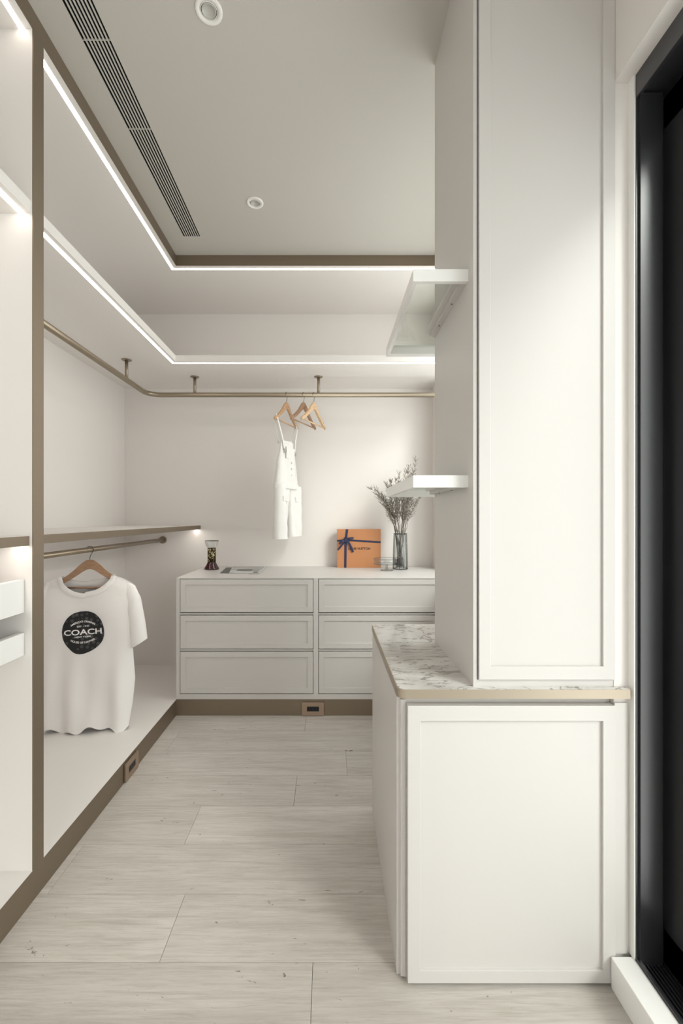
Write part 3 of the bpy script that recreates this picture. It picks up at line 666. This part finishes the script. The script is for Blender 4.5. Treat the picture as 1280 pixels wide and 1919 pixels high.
bw = obj('bow_knot', boxes((bp(644.5, 0)[0], bp(652.5, 0)[0], by0-.014, by0, bp(0, 1016)[1], bp(0, 1007.5)[1]), bev=.003), 'ribbon', t)
band([bp(648, 1011)+(.006,), bp(655, 1008.5)+(.016,), bp(662.5, 1008)+(.012,)], 0.013, by0, 'bow_loop', bw)
band([bp(648, 1013)+(.006,), bp(640, 1014)+(.016,), bp(636, 1019.5)+(.012,)], 0.016, by0, 'bow_loop', bw)
band([bp(648, 1013)+(.006,), bp(641, 1021)+(.008,), bp(633, 1030.5)+(.004,)], 0.012, by0, 'bow_tail', bw)
band([bp(650, 1011)+(.006,), bp(656, 1022)+(.009,), bp(661.5, 1034.5)+(.005,)], 0.015, by0, 'bow_tail', bw)
me = text_mesh('LOUIS VUITTON', 0.0215, 0.0006, 0.0003); xs = [v.co.x for v in me.vertices]; tw = max(xs)-min(xs); cxz = bp(673.3, 1028.3)
for v in me.vertices: v.co = Vector((cxz[0]+v.co.x*0.154/tw, by0-.0006-v.co.z, cxz[1]+v.co.y))
obj('lettering', me, 'ink', t)

VXc, VYc = 0.484, 2.96
t = thing('vase', 'tall tapering ribbed glass vase on the dresser beside the orange box', 'vase', (VXc, VYc, ZD))
bm = bmesh.new(); lathe(bm, [(0, .0005), (.048, .0005), (.051, .004), (.0505, .012), (.0475, .12), (.0435, .232), (.0455, .240), (.0450, .2425), (.041, .2415), (.0400, .232), (.0440, .12), (.0465, .014), (0, .012)], seg=96, ribs=12, amp=.012); obj('vase_body', bm, 'ribglass', t, local=True)
bm = bmesh.new(); lathe(bm, [(.0445, .236), (.0462, .2385), (.0462, .2425), (.0445, .2445), (.0428, .2405), (.0445, .236)], seg=40); obj('rim', bm, 'rib', t, local=True)
for k in range(12):
    a = 2*math.pi*(k+.5)/12
    bm = bmesh.new(); tube(bm, [(.0500*math.cos(a), .0500*math.sin(a), .006), (.0472*math.cos(a), .0472*math.sin(a), .12), (.0435*math.cos(a), .0435*math.sin(a), .234)], .0021, 6); obj('rib', bm, 'rib', t, local=True)
bm = bmesh.new(); lathe(bm, [(.045, .0035), (.0515, .0035), (.0515, .009), (.045, .009), (.045, .0035)], seg=40); obj('base_ring', bm, 'rib', t, local=True)
def stem(k, tip, n_tw):
    rnd = random.Random(k*13+5)
    sp = {0: 'dry grey-brown sprig leaning furthest out over the orange box from the glass vase', 9: 'tallest dry sprig in the glass vase, rising above the framed glass shelf', 14: 'shortest dry sprig in the glass vase, hanging low beside the orange box'}
    b = thing('dried_stem', sp.get(k, 'dry grey-brown sprig with fine feathery twigs in the middle of the glass vase bunch'), 'dried flower', (VXc, VYc, ZD+.014), group='dried sprigs in the glass vase')
    base = Vector((rnd.uniform(-.022, .022), rnd.uniform(-.022, .022), 0.002)); base.xy -= Vector(tip[:2]).normalized()*0.012
    mouth = Vector((max(-.03, min(.03, tip[0]*.22)), max(-.03, min(.03, tip[1]*.25)), .226)); tipv = Vector(tip)
    c1 = mouth+(mouth-base).normalized()*(tipv-mouth).length*0.5
    path = [base.lerp(mouth, q/4) for q in range(4)]
    n = 14
    for q in range(n+1):
        u = q/n; path.append(mouth*(1-u)**2+c1*2*u*(1-u)+tipv*u*u)
    for i in range(4, len(path)): path[i] += Vector((rnd.uniform(-1, 1), rnd.uniform(-1, 1), rnd.uniform(-1, 1)))*.003
    bm = bmesh.new(); tube(bm, path, [0.0021-(0.0014*i/(len(path)-1)) for i in range(len(path))], 5); obj('stalk', bm, 'twig', b, local=True)
    tb = bmesh.new(); bb = bmesh.new()
    for j in range(n_tw):
        u = rnd.uniform(.22, 1.0)**0.8; p = path[4+min(n, int(u*n))].copy(); ax = (path[min(len(path)-1, 5+int(u*n))]-path[3+int(u*n)]).normalized()
        side = ax.cross(Vector((rnd.uniform(-1, 1), rnd.uniform(-1, 1), rnd.uniform(-1, 1)))).normalized()
        L_ = rnd.uniform(.03, .078)*(1.12-.6*u); d = (ax*.95+side*.6).normalized(); q = p+d*L_*.55; e = q+(d+Vector((0, 0, .35))).normalized()*L_*.45
        tube(tb, [p, q, e], [.0009, .0007, .0004], 3, cap=False)
        for m_ in range(5):
            w_ = (m_+1)/5; c = p.lerp(e, w_)+side*rnd.uniform(-.003, .003); s_ = rnd.uniform(.0036, .0066); dd = (d+Vector((rnd.uniform(-1, 1), rnd.uniform(-1, 1), rnd.uniform(-.4, 1)))*.8).normalized()*s_*1.9
            sd = dd.cross(Vector((rnd.uniform(-1, 1), rnd.uniform(-1, 1), rnd.uniform(-1, 1)))).normalized()*s_*.42; up_ = dd.cross(sd).normalized()*s_*.3
            a_ = [bb.verts.new(x) for x in (c, c+dd*.5+sd, c+dd*.5-sd*.5+up_, c+dd*.5-sd*.5-up_, c+dd)]
            for f in ((0, 1, 2), (0, 2, 3), (0, 3, 1), (4, 2, 1), (4, 3, 2), (4, 1, 3)): bb.faces.new([a_[i] for i in f])
    o = obj('twigs', tb, 'twig', b, local=True); o['kind'] = 'stuff'
    o = obj('buds', bb, 'bud', b, local=True); o['kind'] = 'stuff'
tips = [(-.21, -.03, .545), (-.165, .02, .53), (-.14, .06, .50), (-.10, -.05, .575), (-.06, .03, .60), (-.035, -.05, .60), (.0, .05, .66), (.03, -.04, .66), (.062, .04, .70), (.105, -.02, .745), (.085, -.04, .64), (.12, .03, .56), (.135, -.05, .50), (-.07, .05, .46), (-.09, -.05, .36), (.06, .07, .47), (.01, -.06, .50), (-.02, .02, .53), (-.12, .0, .48), (-.05, -.06, .52), (.04, .02, .58), (.09, .05, .52), (-.08, .04, .56), (.02, -.02, .46)]
for k, tp in enumerate(tips): stem(k, tp, 40 if k not in (14,) else 12)

t = thing('cake_stand', 'small clear glass footed dish in front of the orange box', 'cake stand', (0.384, 2.895, ZD))
bm = bmesh.new(); lathe(bm, [(.082, .080), (.0855, .080), (.0852, .046), (.082, .041), (.010, .039), (.010, .043), (.079, .0445), (.0822, .048), (.082, .080)], seg=48); obj('dish', bm, 'glass', t, local=True)
bm = bmesh.new(); lathe(bm, [(0, .040), (.0135, .040), (.0085, .030), (.0085, .014), (.013, .008), (0, .008)], seg=24); obj('stem', bm, 'ribglass2', t, local=True)
bm = bmesh.new(); lathe(bm, [(0, .0085), (.014, .008), (.038, .0045), (.041, .002), (.040, .0005), (0, .0005)], seg=40); obj('foot', bm, 'glass', t, local=True)
for r_, z_ in ((.0838, .080), (.0838, .0435), (.040, .0025)):
    bm = bmesh.new(); lathe(bm, [(r_-.0016, z_-.0014), (r_+.0016, z_-.0014), (r_+.0016, z_+.0014), (r_-.0016, z_+.0014), (r_-.0016, z_-.0014)], seg=48); obj('rim', bm, 'ribglass2', t, local=True)

t = thing('perfume_diffuser', 'waisted glass diffuser with dark red liquid and gold filigree sleeve on the dresser', 'diffuser', (-0.79, 2.955, ZD))
bm = bmesh.new(); lathe(bm, [(0, .0005), (.047, .0005), (.0505, .004), (.0490, .010), (.0275, .049), (.0265, .052), (0, .052)], seg=40); obj('liquid_flask', bm, 'red', t, local=True)
bm = bmesh.new(); lathe(bm, [(0, .0515), (.0275, .0515), (.0275, .143), (0, .143)], seg=32); obj('filigree_sleeve', bm, 'gold', t, local=True)
bm = bmesh.new(); lathe(bm, [(0, .1425), (.0278, .1425), (.0278, .1465), (0, .1465)], seg=32); obj('collar', bm, 'black', t, local=True)
bm = bmesh.new(); lathe(bm, [(.0265, .146), (.029, .149), (.044, .176), (.0455, .194), (.0430, .194), (.0415, .177), (.0265, .150)], seg=40); obj('flared_cup', bm, 'ribglass', t, local=True)
bm = bmesh.new(); lathe(bm, [(.0440, .1915), (.0462, .1915), (.0462, .1965), (.0440, .1965), (.0440, .1915)], seg=40); obj('rim', bm, 'rib', t, local=True)

def mag(name, label, pts, z0, th, m):
    cx = sum(p[0] for p in pts)/4; cy = sum(p[1] for p in pts)/4
    t = thing(name, label, 'magazine', (cx, cy, z0), group='magazines on the dresser')
    bm = bmesh.new(); prism(bm, pts, z0, z0+th-.0008); obj('pages', bm, 'paper', t)
    bm = bmesh.new(); prism(bm, [(p[0]*.985+cx*.015, p[1]*.985+cy*.015) for p in pts], z0+th-.0008, z0+th); o = obj('cover', bm, m, t)
    return t, o
mag('magazine', 'thin magazine with dark charcoal cover lying underneath on the dresser', [(-.680, 2.715), (-.50, 2.715), (-.52, 3.05), (-.715, 3.05)], ZD, .003, 'charcoal')
t, cv = mag('magazine', 'thin magazine with grey photo cover lying on the charcoal one', [(-.622, 2.735), (-.428, 2.72), (-.446, 3.075), (-.675, 3.075)], ZD+.003, .0035, 'cover')
obj('printed_block', boxes((-.475, -.445, 2.735, 2.775, ZD+.0064, ZD+.0067)), 'ink', cv)
obj('printed_block', boxes((-.60, -.50, 2.83, 2.90, ZD+.0064, ZD+.0067)), 'charcoal', cv)
